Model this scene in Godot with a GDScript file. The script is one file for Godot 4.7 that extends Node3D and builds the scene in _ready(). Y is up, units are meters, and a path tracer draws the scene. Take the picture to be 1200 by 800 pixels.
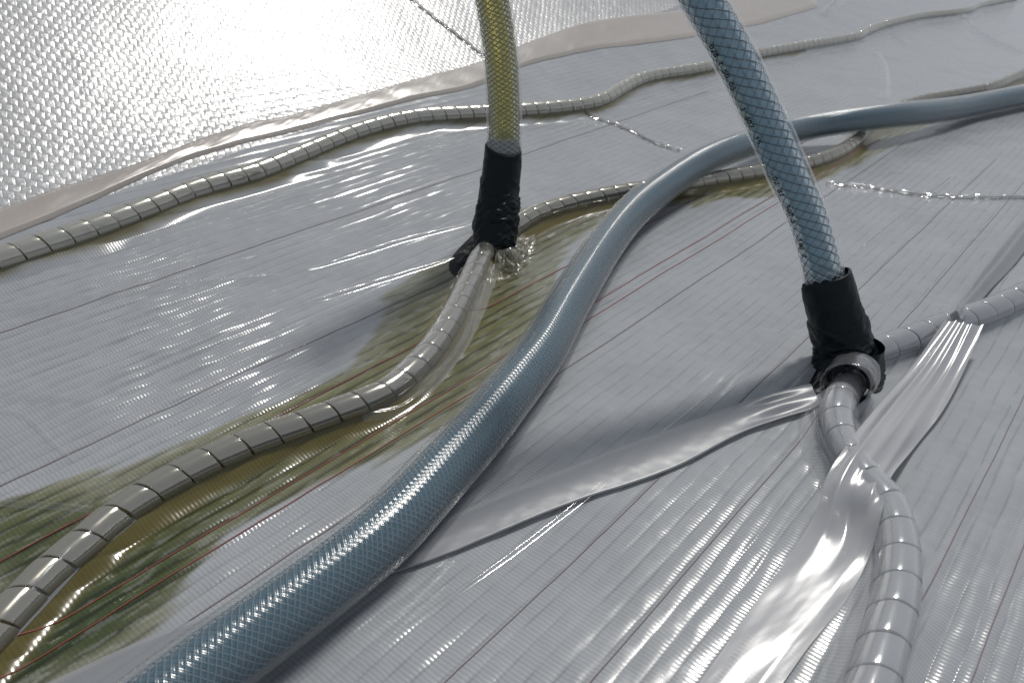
extends Node3D
# Vacuum-bagged fibreglass laminate with spiral feed tubes, braided hoses, black tape joints and loose film pleats.

const SLOPE_AT := Vector2(-0.2695, -0.3925)     # foot of the raised mould flank (x, z)
const SLOPE_OUT := Vector2(-0.829, -0.559)    # plan direction in which the flank climbs
const SLOPE_TILT := 0.27
const RIB := Vector2(0.64, -0.768)            # direction of the fabric bundles
const ACROSS := Vector2(0.768, 0.64)
const TILE := 0.4
const ST0 := Vector2(-0.46, -1.06)            # resin stain map: corner and size
const STS := Vector2(1.12, 0.98)
const RIPPLED := [[Vector2(-0.173, -0.328), 0.062, 0.0011], [Vector2(-0.135, -0.283), 0.05, 0.0011], [Vector2(-0.210, -0.371), 0.05, 0.0007], [Vector2(-0.103, -0.520), 0.1, 0.0006], [Vector2(0.162, -0.205), 0.07, 0.00045], [Vector2(0.129, -0.151), 0.05, 0.0005], [Vector2(0.097, -0.205), 0.03, 0.00035], [Vector2(-0.084, -0.223), 0.04, 0.0006], [Vector2(-0.106, -0.197), 0.03, 0.0005], [Vector2(0.282, -0.520), 0.12, 0.0003], [Vector2(0.090, -0.700), 0.1, 0.0004], [Vector2(0.104, -0.318), 0.02, 0.0006], [Vector2(-0.033, -0.162), 0.025, 0.0004], [Vector2(0.000, -0.325), 0.06, 0.0002]]
var M := {}
var rng := RandomNumberGenerator.new()
var wob := FastNoiseLite.new()
var fine := FastNoiseLite.new()
var near_tube := {}
var stain_poly := PackedVector2Array()

func _ready() -> void:
	# ---------- camera, sky, sun, exposure
	var cam := Camera3D.new()
	cam.name = "camera"
	cam.fov = 46.4
	cam.near = 0.01
	cam.far = 60.0
	cam.position = Vector3(0, 0.195, 0)
	cam.rotation_degrees = Vector3(-29.1, 0, 0)
	var lens := CameraAttributesPhysical.new()
	lens.frustum_focal_length = 28.0
	lens.frustum_near = 0.01
	lens.frustum_far = 60.0
	lens.frustum_focus_distance = 0.33
	lens.exposure_aperture = 30.0
	cam.attributes = lens
	add_child(cam)
	cam.current = true
	var env := Environment.new()
	var sky_look := ProceduralSkyMaterial.new()
	sky_look.sky_top_color = Color(0.58, 0.61, 0.65)
	sky_look.sky_horizon_color = Color(0.80, 0.815, 0.84)
	sky_look.sky_curve = 0.25
	sky_look.ground_bottom_color = Color(0.3, 0.3, 0.31)
	sky_look.ground_horizon_color = Color(0.55, 0.56, 0.58)
	sky_look.sun_angle_max = 40.0
	sky_look.sun_curve = 0.12
	sky_look.sky_energy_multiplier = 0.93
	var sky := Sky.new()
	sky.sky_material = sky_look
	env.background_mode = Environment.BG_SKY
	env.sky = sky
	env.tonemap_mode = Environment.TONE_MAPPER_LINEAR
	env.tonemap_exposure = 1.06
	env.sdfgi_enabled = true
	env.ssao_enabled = true
	env.ssil_enabled = true
	var we := WorldEnvironment.new()
	we.name = "daylight"
	we.environment = env
	add_child(we)
	var sun := DirectionalLight3D.new()
	sun.name = "sun"
	sun.light_color = Color(1.0, 0.985, 0.96)
	sun.light_energy = 0.82
	sun.light_angular_distance = 8.0
	sun.shadow_enabled = true
	add_child(sun)
	sun.look_at_from_position(Vector3(0.280, 0.82, -0.50), Vector3.ZERO)
	# ---------- shared helpers' state
	rng.seed = 7
	wob.seed = 3
	wob.frequency = 1.0
	fine.seed = 11
	fine.frequency = 1.0
	var tube_up := smooth(PackedVector3Array([Vector3(-0.2681, 0.0384, -0.3466), Vector3(-0.2542, 0.0387, -0.3654), Vector3(-0.2285, 0.0396, -0.4014), Vector3(-0.2058, 0.0412, -0.4375), Vector3(-0.1899, 0.0424, -0.4630), Vector3(-0.1633, 0.0426, -0.4966), Vector3(-0.1484, 0.0439, -0.5208), Vector3(-0.1225, 0.0465, -0.5648), Vector3(-0.1015, 0.0474, -0.5950), Vector3(-0.0767, 0.0470, -0.6234), Vector3(-0.0543, 0.0449, -0.6407), Vector3(-0.0279, 0.0421, -0.6586), Vector3(0.0000, 0.0392, -0.6769), Vector3(0.0294, 0.0366, -0.6977), Vector3(0.0607, 0.0342, -0.7213), Vector3(0.0820, 0.0338, -0.7440), Vector3(0.1013, 0.0354, -0.7769), Vector3(0.1222, 0.0372, -0.8123), Vector3(0.1482, 0.0371, -0.8430), Vector3(0.2144, 0.0343, -0.9060), Vector3(0.2808, 0.0335, -0.9809), Vector3(0.3534, 0.0310, -1.0521), Vector3(0.4717, 0.0267, -1.1655), Vector3(0.5088, 0.0276, -1.2158), Vector3(0.5712, 0.0279, -1.2931), Vector3(0.6715, 0.0260, -1.3996), Vector3(0.7987, 0.0208, -1.5121), Vector3(0.8759, 0.0206, -1.6035), Vector3(1.0217, 0.0175, -1.7502)]), 0.004)
	var tube_mid := smooth(PackedVector3Array([Vector3(-0.1552, 0.0061, -0.1460), Vector3(-0.1539, 0.0062, -0.1558), Vector3(-0.1504, 0.0065, -0.1753), Vector3(-0.1475, 0.0067, -0.1879), Vector3(-0.1432, 0.0068, -0.1981), Vector3(-0.1394, 0.0070, -0.2095), Vector3(-0.1336, 0.0071, -0.2205), Vector3(-0.1268, 0.0072, -0.2299), Vector3(-0.1168, 0.0072, -0.2420), Vector3(-0.1023, 0.0071, -0.2558), Vector3(-0.0921, 0.0069, -0.2635), Vector3(-0.0820, 0.0068, -0.2709), Vector3(-0.0718, 0.0067, -0.2786), Vector3(-0.0622, 0.0066, -0.2859), Vector3(-0.0539, 0.0065, -0.2947), Vector3(-0.0477, 0.0066, -0.3060), Vector3(-0.0398, 0.0069, -0.3247), Vector3(-0.0344, 0.0073, -0.3441), Vector3(-0.0295, 0.0080, -0.3668), Vector3(-0.0254, 0.0089, -0.3905), Vector3(-0.0221, 0.0098, -0.4098), Vector3(-0.0185, 0.0108, -0.4304), Vector3(-0.0114, 0.0118, -0.4530), Vector3(0.0000, 0.0124, -0.4744), Vector3(0.0140, 0.0129, -0.4965), Vector3(0.0288, 0.0128, -0.5132), Vector3(0.0535, 0.0120, -0.5329), Vector3(0.0928, 0.0104, -0.5581), Vector3(0.1270, 0.0090, -0.5745), Vector3(0.1636, 0.0078, -0.5947), Vector3(0.2023, 0.0069, -0.6153), Vector3(0.2350, 0.0064, -0.6331), Vector3(0.2690, 0.0062, -0.6608), Vector3(0.3009, 0.0061, -0.6982), Vector3(0.3303, 0.0063, -0.7449), Vector3(0.3605, 0.0065, -0.7903), Vector3(0.3942, 0.0065, -0.8304), Vector3(0.4370, 0.0062, -0.8671), Vector3(0.4884, 0.0060, -0.8977), Vector3(0.5449, 0.0060, -0.9338), Vector3(0.5960, 0.0060, -0.9827), Vector3(0.6675, 0.0060, -1.0537)]), 0.003)
	var tube_low := smooth(PackedVector3Array([Vector3(0.1510, 0.0085, -0.2994), Vector3(0.1428, 0.0080, -0.2890), Vector3(0.1361, 0.0075, -0.2780), Vector3(0.1324, 0.0065, -0.2670), Vector3(0.1303, 0.0065, -0.2554), Vector3(0.1299, 0.0065, -0.2418), Vector3(0.1314, 0.0065, -0.2293), Vector3(0.1332, 0.0065, -0.2222), Vector3(0.1328, 0.0065, -0.2144), Vector3(0.1284, 0.0065, -0.1985), Vector3(0.1232, 0.0065, -0.1862), Vector3(0.1168, 0.0065, -0.1735), Vector3(0.1084, 0.0065, -0.1601), Vector3(0.0993, 0.0065, -0.1457), Vector3(0.0881, 0.0065, -0.1303)]), 0.003)
	var tube_far := smooth(PackedVector3Array([Vector3(0.1702, 0.0065, -0.3278), Vector3(0.1875, 0.0065, -0.3370), Vector3(0.2017, 0.0065, -0.3447), Vector3(0.2173, 0.0065, -0.3546), Vector3(0.2322, 0.0065, -0.3620), Vector3(0.2518, 0.0065, -0.3727), Vector3(0.2782, 0.0065, -0.3901), Vector3(0.3226, 0.0065, -0.4171)]), 0.003)
	register(tube_up, 0.0070, 0)
	register(tube_mid, 0.0066, 1)
	register(tube_low, 0.0070, 2)
	register(tube_far, 0.0070, 3)
	for p in [Vector2(-0.1994, -0.2170), Vector2(-0.1873, -0.2275), Vector2(-0.1718, -0.2333), Vector2(-0.1583, -0.2382), Vector2(-0.1411, -0.2519), Vector2(-0.1232, -0.2688), Vector2(-0.1012, -0.2933), Vector2(-0.0804, -0.3222), Vector2(-0.0710, -0.3621), Vector2(-0.0674, -0.3916), Vector2(-0.0546, -0.4260), Vector2(-0.0363, -0.4500), Vector2(-0.0245, -0.4792), Vector2(0.0000, -0.5155), Vector2(0.0300, -0.5370), Vector2(0.0901, -0.5823), Vector2(0.1326, -0.6020), Vector2(0.2132, -0.6513), Vector2(0.2574, -0.6771), Vector2(0.3022, -0.7191), Vector2(0.3559, -0.7967), Vector2(0.4141, -0.8530), Vector2(0.5017, -0.9217), Vector2(0.6586, -1.0636), Vector2(0.6375, -0.9983), Vector2(0.4303, -0.8105), Vector2(0.3611, -0.7297), Vector2(0.2958, -0.6619), Vector2(0.2459, -0.6107), Vector2(0.2032, -0.5697), Vector2(0.1563, -0.5596), Vector2(0.1087, -0.5377), Vector2(0.0697, -0.5139), Vector2(0.0440, -0.4801), Vector2(0.0283, -0.4415), Vector2(0.0213, -0.3975), Vector2(0.0108, -0.3544), Vector2(-0.0008, -0.3138), Vector2(-0.0111, -0.2865), Vector2(-0.0322, -0.2654), Vector2(-0.0552, -0.2464), Vector2(-0.0796, -0.2246), Vector2(-0.0965, -0.2086), Vector2(-0.1026, -0.1859), Vector2(-0.1077, -0.1720), Vector2(-0.1129, -0.1594), Vector2(-0.1238, -0.1507), Vector2(-0.1322, -0.1348), Vector2(-0.1445, -0.1252)]:
		stain_poly.append(p)
	materials()
	ground()
	strip_and_seams()
	# ---------- spiral tubes
	var t := thing("spiral_tube", "milky spiral tube along the foot of the raised flank, behind the yellow hose", "tube", tube_up[0], "resin feed spiral tubes")
	spiral(t, tube_up, 0.0063, 0.0128, 0.05, M.plastic, M.resin_core, 0.0)
	t = thing("spiral_tube", "spiral tube full of brown resin, meeting the foot of the yellow hose", "tube", tube_mid[0], "resin feed spiral tubes")
	spiral(t, tube_mid, 0.0062, 0.0128, 0.055, M.plastic_wet, M.resin_core, 0.4)
	drape(t, tube_mid, 0.128, 0.258, 0.0066, 0.0045, 0.006, M.film)
	t = thing("spiral_tube", "clear grey spiral tube coming out of the open sleeve below the hanging blue hose", "tube", tube_low[0], "resin feed spiral tubes")
	spiral(t, tube_low, 0.0070, 0.0135, 0.025, M.plastic_dry, M.dry_core, 1.0)
	drape(t, tube_low, 0.10, 1.0, 0.0070, 0.003, 0.0065, M.film)
	t = thing("spiral_tube", "short grey spiral tube crossed by the top of the wide shiny pleat", "tube", tube_far[0], "resin feed spiral tubes")
	spiral(t, tube_far, 0.0070, 0.0150, 0.03, M.plastic_dry, M.dry_core, 2.0)
	# ---------- hoses
	yellow_hose()
	blue_hose()
	lying_hose()
	# ---------- joints and film
	left_joint()
	right_joint()
	pleats()

# ======================================================== helpers
func lin(r: float, g: float, b: float, a := 1.0) -> Color:
	var c := Color(r, g, b).linear_to_srgb()
	c.a = a
	return c

func mat(col: Color, rough: float, spec := 0.5) -> StandardMaterial3D:
	var m := StandardMaterial3D.new()
	m.albedo_color = col
	m.roughness = rough
	m.metallic_specular = spec
	m.cull_mode = BaseMaterial3D.CULL_DISABLED
	if col.a < 1.0:
		m.transparency = BaseMaterial3D.TRANSPARENCY_ALPHA
	return m

func thing(called: String, label: String, category: String, at := Vector3.ZERO, group := "") -> Node3D:
	var o := Node3D.new()
	o.name = called if not has_node(NodePath(called)) else next_name(called)
	add_child(o, true)
	o.position = Vector3(at.x, 0.0, at.z)
	o.set_meta("label", label)
	o.set_meta("category", category)
	if group:
		o.set_meta("group", group)
	return o

func next_name(called: String, under: Node = self) -> String:
	var k := 1
	while under.has_node(NodePath("%s_%03d" % [called, k])):
		k += 1
	return "%s_%03d" % [called, k]

func part(called: String, mesh: Mesh, m: Material, under: Node3D) -> MeshInstance3D:
	var o := MeshInstance3D.new()
	o.name = called if not under.has_node(NodePath(called)) else next_name(called, under)
	o.mesh = mesh
	o.material_override = m
	under.add_child(o, true)
	var root := under
	var off := Vector3.ZERO
	while root != self:
		off += root.position
		root = root.get_parent()
	o.position = -off
	return o

func grid_mesh(pts: PackedVector3Array, nu: int, nv: int, uv := PackedVector2Array(), wrap := false, uv2 := PackedVector2Array()) -> ArrayMesh:
	# pts laid out row by row: nu points in each of nv rows; wrap closes each row
	var n := PackedVector3Array()
	n.resize(pts.size())
	for j in nv:
		for i in nu:
			var i0 := (i - 1 + nu) % nu if wrap else maxi(i - 1, 0)
			var i1 := (i + 1) % nu if wrap else mini(i + 1, nu - 1)
			var du := pts[j * nu + i1] - pts[j * nu + i0]
			var dv := pts[mini(j + 1, nv - 1) * nu + i] - pts[maxi(j - 1, 0) * nu + i]
			var c := du.cross(dv)
			n[j * nu + i] = c.normalized() if c.length_squared() > 1e-20 else Vector3.UP
	var idx := PackedInt32Array()
	var last := nu if wrap else nu - 1
	for j in nv - 1:
		for i in last:
			var a := j * nu + i
			var b := j * nu + (i + 1) % nu
			idx.append_array([a, b, a + nu, b, b + nu, a + nu])
	return arrays_mesh(pts, n, idx, uv, uv2)

func arrays_mesh(v: PackedVector3Array, n: PackedVector3Array, idx: PackedInt32Array, uv := PackedVector2Array(), uv2 := PackedVector2Array()) -> ArrayMesh:
	# faces are turned so that their front (clockwise) side agrees with the normals
	for k in range(0, idx.size(), 3):
		var g := (v[idx[k + 1]] - v[idx[k]]).cross(v[idx[k + 2]] - v[idx[k]])
		if g.dot(n[idx[k]]) > 0.0:
			var s := idx[k + 1]
			idx[k + 1] = idx[k + 2]
			idx[k + 2] = s
	var a := []
	a.resize(Mesh.ARRAY_MAX)
	a[Mesh.ARRAY_VERTEX] = v
	a[Mesh.ARRAY_NORMAL] = n
	a[Mesh.ARRAY_INDEX] = idx
	if uv.size():
		a[Mesh.ARRAY_TEX_UV] = uv
	if uv2.size():
		a[Mesh.ARRAY_TEX_UV2] = uv2
	var m := ArrayMesh.new()
	m.add_surface_from_arrays(Mesh.PRIMITIVE_TRIANGLES, a)
	return m

func smooth(p: PackedVector3Array, step: float) -> PackedVector3Array:
	# Catmull-Rom through p, evenly spaced
	var raw := PackedVector3Array()
	for k in p.size() - 1:
		var a := p[maxi(k - 1, 0)]
		var d := p[mini(k + 2, p.size() - 1)]
		for s in 16:
			raw.append(p[k].cubic_interpolate(p[k + 1], a, d, s / 16.0))
	raw.append(p[p.size() - 1])
	var out := PackedVector3Array([raw[0]])
	var left := step
	for k in raw.size() - 1:
		var a := raw[k]
		var l := a.distance_to(raw[k + 1])
		var at := 0.0
		while l - at >= left:
			at += left
			out.append(a.lerp(raw[k + 1], at / l))
			left = step
		left -= l - at
	# soften the pixel-scale wiggle of the control points
	for pass_ in 3:
		var q := out.duplicate()
		for k in range(1, out.size() - 1):
			q[k] = (out[k - 1] + out[k] * 2.0 + out[k + 1]) * 0.25
		out = q
	return out

func frames(p: PackedVector3Array, up := Vector3.UP) -> Array:
	# [side, lift] at every point, carried along without twist
	var out := []
	var t := (p[1] - p[0]).normalized()
	var side := t.cross(up).normalized()
	for k in p.size():
		var t2 := (p[mini(k + 1, p.size() - 1)] - p[maxi(k - 1, 0)]).normalized()
		side = (side - t2 * side.dot(t2)).normalized()
		out.append([side, side.cross(t2).normalized()])
	return out

func tube_mesh(p: PackedVector3Array, radius: Callable, sides: int, uv_len := 0.02, from := 0, to := -1) -> ArrayMesh:
	var f := frames(p, Vector3.UP if absf((p[1] - p[0]).normalized().y) < 0.8 else Vector3.BACK)
	if to < 0:
		to = p.size() - 1
	var v := PackedVector3Array()
	var uv := PackedVector2Array()
	var along := 0.0
	for k in range(from, to + 1):
		if k > from:
			along += p[k].distance_to(p[k - 1])
		for i in sides + 1:
			var a := TAU * i / sides
			var r: float = radius.call(float(k) / (p.size() - 1), a)
			v.append(p[k] + (f[k][0] * cos(a) + f[k][1] * sin(a)) * r)
			uv.append(Vector2(float(i) / sides, along / uv_len))
	return grid_mesh(v, sides + 1, to - from + 1, uv)

func register(p: PackedVector3Array, r: float, which: int) -> void:
	for q in p:
		var c := Vector2i(floori(q.x / 0.02), floori(q.z / 0.02))
		for i in range(-1, 2):
			for j in range(-1, 2):
				var key := c + Vector2i(i, j)
				if not near_tube.has(key):
					near_tube[key] = []
				near_tube[key].append(Vector3(q.x, q.z, r + 10.0 * which))

func slope_at(x: float, z: float) -> float:
	return (x - SLOPE_AT.x) * SLOPE_OUT.x + (z - SLOPE_AT.y) * SLOPE_OUT.y

func base_y(x: float, z: float) -> float:
	var s := slope_at(x, z)
	var w := 0.016
	# the mould is a trough: it curves up across the bundles before the flank begins
	var t := maxf(0.0, -0.2 - (x * ACROSS.x + z * ACROSS.y))
	var dish := 0.6 * t * t if t < 0.36 else 0.6 * 0.36 * 0.36 + 0.432 * (t - 0.36)
	return dish + SLOPE_TILT * (w * log(1.0 + exp(s / w)) if s < 0.3 else s)

func ground_y(x: float, z: float) -> float:
	var y := base_y(x, z) + 0.0009 * wob.get_noise_2d(x * 9.0, z * 9.0) + 0.00010 * wob.get_noise_2d(x * 60.0, z * 60.0)
	var key := Vector2i(floori(x / 0.02), floori(z / 0.02))
	if near_tube.has(key):
		var best := 1.0
		var r := 0.007
		for q in near_tube[key]:
			var d := Vector2(x - q.x, z - q.y).length()
			if d < best:
				best = d
				r = fmod(q.z, 10.0)
		var k := best / r
		y += r * 0.95 * exp(-pow(k / 1.25, 3.0))
	return y

# ======================================================== materials
func materials() -> void:
	M.film = mat(lin(0.75, 0.77, 0.8, 0.10), 0.07, 0.7)
	M.pleat = mat(lin(0.25, 0.262, 0.285, 0.7), 0.34, 0.6)
	M.pleat_bright = mat(lin(0.37, 0.375, 0.395, 0.86), 0.22, 0.7)
	M.skirt = mat(lin(0.5, 0.48, 0.40, 0.4), 0.12, 0.9)
	M.wrinkle = mat(lin(0.5, 0.5, 0.52, 0.06), 0.1, 0.9)
	M.plastic = mat(lin(0.52, 0.51, 0.46, 0.55), 0.15, 0.9)
	M.plastic_wet = mat(lin(0.40, 0.385, 0.34, 0.48), 0.13, 0.9)
	M.plastic.metallic = 0.55
	M.plastic_wet.metallic = 0.65
	M.plastic_dry = mat(lin(0.48, 0.49, 0.51, 0.5), 0.14, 0.9)
	M.plastic_dry.metallic = 0.4
	M.resin_core = mat(lin(0.115, 0.086, 0.017), 0.2, 0.7)
	M.dry_core = mat(lin(0.165, 0.175, 0.19), 0.22, 0.7)
	M.black_tape = mat(lin(0.004, 0.009, 0.012), 0.38, 0.3)
	M.black_gum = mat(lin(0.004, 0.008, 0.010), 0.4, 0.2)
	M.beige = mat(lin(0.38, 0.345, 0.32, 0.8), 0.24, 0.5)
	M.thread = mat(lin(0.17, 0.12, 0.135), 0.6)
	M.red_thread = mat(lin(0.20, 0.035, 0.03), 0.5)
	M.seam_gap = mat(lin(0.02, 0.024, 0.03), 0.5)
	M.hose_wall = mat(lin(0.5, 0.62, 0.7, 0.06), 0.06, 0.65)
	M.blue_core = mat(lin(0.040, 0.100, 0.140), 0.18)
	M.blue_light_core = mat(lin(0.22, 0.37, 0.46, 0.6), 0.2)
	M.blue_light_core.refraction_enabled = true
	M.blue_light_core.refraction_scale = 0.045
	M.yellow_core = mat(lin(0.52, 0.46, 0.10), 0.25)
	M.yellow_core.albedo_color = lin(0.88, 0.79, 0.22, 0.42)
	M.yellow_core.refraction_enabled = true
	M.yellow_core.refraction_scale = 0.05
	M.yellow_core.roughness = 0.2
	M.dark_barb = mat(lin(0.012, 0.02, 0.026), 0.3)
	M.grey_core = mat(lin(0.23, 0.25, 0.24), 0.3)
	M.braid_dark = mat(lin(0.03, 0.055, 0.07), 0.5)
	M.braid_mid = mat(lin(0.10, 0.15, 0.19), 0.45)
	M.braid_blue = mat(lin(0.13, 0.19, 0.23), 0.4)
	M.braid_soft = mat(lin(0.125, 0.17, 0.205), 0.4)
	M.braid_pale = mat(lin(0.42, 0.48, 0.52), 0.4)
	M.braid_olive = mat(lin(0.22, 0.21, 0.08), 0.45)
	M.print = mat(lin(0.01, 0.012, 0.015), 0.6)
	M.sleeve = mat(lin(0.36, 0.37, 0.40, 0.16), 0.1, 0.8)
	M.dark_inside = mat(lin(0.02, 0.02, 0.021), 0.3)
	# braided hose wall: fine diamonds pressed through the soft PVC
	var dm := Image.create_empty(128, 128, false, Image.FORMAT_RF)
	for y in 128:
		for x in 128:
			var a := sin(TAU * (x + y) / 128.0)
			var b := sin(TAU * (x - y) / 128.0)
			dm.set_pixel(x, y, Color(0.5 + 0.25 * (a * a * a + b * b * b), 0, 0))
	M.hose_knurl = mat(lin(0.5, 0.62, 0.7, 0.06), 0.2, 1.0)
	M.hose_knurl.heightmap_enabled = true
	M.hose_knurl.heightmap_texture = ImageTexture.create_from_image(dm)
	M.hose_knurl.heightmap_scale = 0.017
	M.hose_knurl.uv1_scale = Vector3(20, 20, 1)
	fabric()
	roving()

func noise_bytes(w: int, h: int, freq: float, sd: int, oct := 3) -> PackedByteArray:
	var n := FastNoiseLite.new()
	n.seed = sd
	n.frequency = freq
	n.fractal_octaves = oct
	var im := n.get_seamless_image(w, h)
	im.convert(Image.FORMAT_L8)
	return im.get_data()

func fabric() -> void:
	# one 0.4 m tile of stitched glass fabric: u runs along the bundles, v across them
	var w := 2048
	var h := 1024
	var big := noise_bytes(512, 512, 0.012, 21)
	var mid := noise_bytes(512, 512, 0.05, 22)
	var long_ := noise_bytes(512, 512, 0.03, 23)
	var heights := PackedFloat32Array()
	heights.resize(w * h)
	var col := PackedByteArray()
	col.resize(w * h * 3)
	var gain := PackedFloat32Array()
	var shift := PackedFloat32Array()
	for k in 65:
		gain.append(rng.randf_range(0.45, 1.1))
		shift.append(rng.randf_range(-2.2, 2.2))
	var weft := PackedFloat32Array()
	for x in w:
		weft.append(0.5 + 0.5 * cos(TAU * x / 8.0))
	for y in h:
		for x in w:
			var n1 := big[(y >> 1) * 512 + (x >> 2)] / 255.0
			var n2 := mid[(y >> 1) * 512 + ((x >> 1) & 511)] / 255.0
			var n3 := long_[((y * 2) & 511) * 512 + (x >> 2)] / 255.0
			var yy := y + (n1 - 0.5) * 3.0
			var k := clampi(int(yy / 16.0), 0, 63) if yy >= 0.0 else 63
			var ph := fposmod(yy, 16.0) / 16.0
			var rib := sin(PI * ph)
			rib = sqrt(rib) * (0.35 + 0.65 * gain[k]) * (0.55 + 0.9 * n3)
			var wf := weft[(x + int(shift[k]) + int(n1 * 10.0)) & 2047]
			heights[y * w + x] = 0.2 * rib + 0.16 * wf * (0.3 + n1) + 0.2 * n2
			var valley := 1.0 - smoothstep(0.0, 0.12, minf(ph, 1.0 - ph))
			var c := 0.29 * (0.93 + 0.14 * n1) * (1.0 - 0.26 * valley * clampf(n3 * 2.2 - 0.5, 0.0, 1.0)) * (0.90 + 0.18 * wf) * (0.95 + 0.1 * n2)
			var s := int(255.0 * (1.055 * pow(c, 1.0 / 2.4) - 0.055))
			var o := (y * w + x) * 3
			col[o] = s
			col[o + 1] = s + 3
			col[o + 2] = s + 7
	var him := Image.create_from_data(w, h, false, Image.FORMAT_RF, heights.to_byte_array())
	var cim := Image.create_from_data(w, h, false, Image.FORMAT_RGB8, col)
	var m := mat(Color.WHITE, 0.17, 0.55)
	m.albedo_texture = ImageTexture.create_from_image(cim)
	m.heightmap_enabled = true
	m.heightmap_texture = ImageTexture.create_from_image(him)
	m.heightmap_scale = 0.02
	m.detail_enabled = true
	m.detail_blend_mode = BaseMaterial3D.BLEND_MODE_MUL
	m.detail_uv_layer = BaseMaterial3D.DETAIL_UV_2
	m.detail_albedo = ImageTexture.create_from_image(stain_map())
	M.fabric = m

func stain_map() -> Image:
	# where resin has wet the glass: inside the outline of the wet patch and in thin bands along the tubes
	var cw := 224
	var ch := 196
	var sd := PackedFloat32Array()   # distance into the wet patch
	var td := PackedFloat32Array()   # distance to the resin-filled tubes
	sd.resize(cw * ch)
	td.resize(cw * ch)
	for j in ch:
		for i in cw:
			var p := ST0 + Vector2(STS.x * i / (cw - 1), STS.y * j / (ch - 1))
			var best := 9.0
			for k in stain_poly.size():
				var a := stain_poly[k]
				var b := stain_poly[(k + 1) % stain_poly.size()]
				best = minf(best, p.distance_squared_to(Geometry2D.get_closest_point_to_segment(p, a, b)))
			best = sqrt(best)
			sd[j * cw + i] = best if Geometry2D.is_point_in_polygon(p, stain_poly) else -best
			var t := 0.05
			var key := Vector2i(floori(p.x / 0.02), floori(p.y / 0.02))
			if near_tube.has(key):
				for q in near_tube[key]:
					if q.z < 15.0:
						t = minf(t, Vector2(p.x - q.x, p.y - q.y).length() + (0.003 if q.z < 5.0 else 0.0))
			td[j * cw + i] = t
	var w := 1400
	var h := 1225
	var edge := noise_bytes(512, 512, 0.02, 31, 5)
	var data := PackedByteArray()
	data.resize(w * h * 4)
	for y in h:
		for x in w:
			var fx := float(x) / (w - 1) * (cw - 1)
			var fy := float(y) / (h - 1) * (ch - 1)
			var i := mini(int(fx), cw - 2)
			var j := mini(int(fy), ch - 2)
			fx -= i
			fy -= j
			var o := j * cw + i
			var s := lerpf(lerpf(sd[o], sd[o + 1], fx), lerpf(sd[o + cw], sd[o + cw + 1], fx), fy)
			var t := lerpf(lerpf(td[o], td[o + 1], fx), lerpf(td[o + cw], td[o + cw + 1], fx), fy)
			var px := ST0.x + STS.x * x / w
			var pz := ST0.y + STS.y * y / h
			# streaks along the bundles
			var a := px * RIB.x + pz * RIB.y
			var b := px * ACROSS.x + pz * ACROSS.y
			var n := edge[(int(b * 2600.0) & 511) * 512 + (int(a * 420.0) & 511)] / 255.0 - 0.5
			var n2 := edge[(int(b * 700.0) & 511) * 512 + (int(a * 300.0 + 90.0) & 511)] / 255.0 - 0.5
			var wet := smoothstep(-0.001, 0.004, s + n * 0.013)
			var band := 1.0 - smoothstep(0.0095, 0.0145, t + n * 0.005)
			var deep := clampf(smoothstep(-0.002, 0.022, s + n2 * 0.03), 0.0, 1.0)
			var low := smoothstep(-0.27, -0.17, pz) * smoothstep(0.0, -0.1, px + 0.02)     # the pool at the near end is deeper and greener
			var c := Color(0.68, 0.65, 0.46).lerp(Color(0.37, 0.35, 0.16), deep)
			c = c.lerp(Color(0.11, 0.15, 0.038), low * deep)
			c = c * (1.0 + 0.5 * n2)
			c = c.lerp(Color(0.30, 0.23, 0.045), band * 0.9)
			# the glass turns clear where it is soaked: dark between the bundles, pale on top of them, with dry cells left here and there
			var f := fposmod(b / 0.00625 + 0.5 * n2, 1.0)
			var gap := 1.0 - smoothstep(0.04, 0.26, minf(f, 1.0 - f))
			c = c * (1.08 - 0.62 * gap * (0.5 + deep * 0.5) * (1.0 - band))
			var cell := edge[(int(b * 15000.0) & 511) * 512 + (int(a * 2000.0) & 511)] / 255.0
			c = c.lerp(Color(0.92, 0.9, 0.76), 0.75 * smoothstep(0.60, 0.72, cell) * (1.0 - band) * (1.0 - 0.55 * deep))
			var share := maxf(wet, band * 0.92)
			var q := (y * w + x) * 4
			var g := c.clamp().linear_to_srgb()
			data[q] = int(g.r * 255.0)
			data[q + 1] = int(g.g * 255.0)
			data[q + 2] = int(g.b * 255.0)
			data[q + 3] = int(share * 255.0)
	return Image.create_from_data(w, h, false, Image.FORMAT_RGBA8, data)

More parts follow.
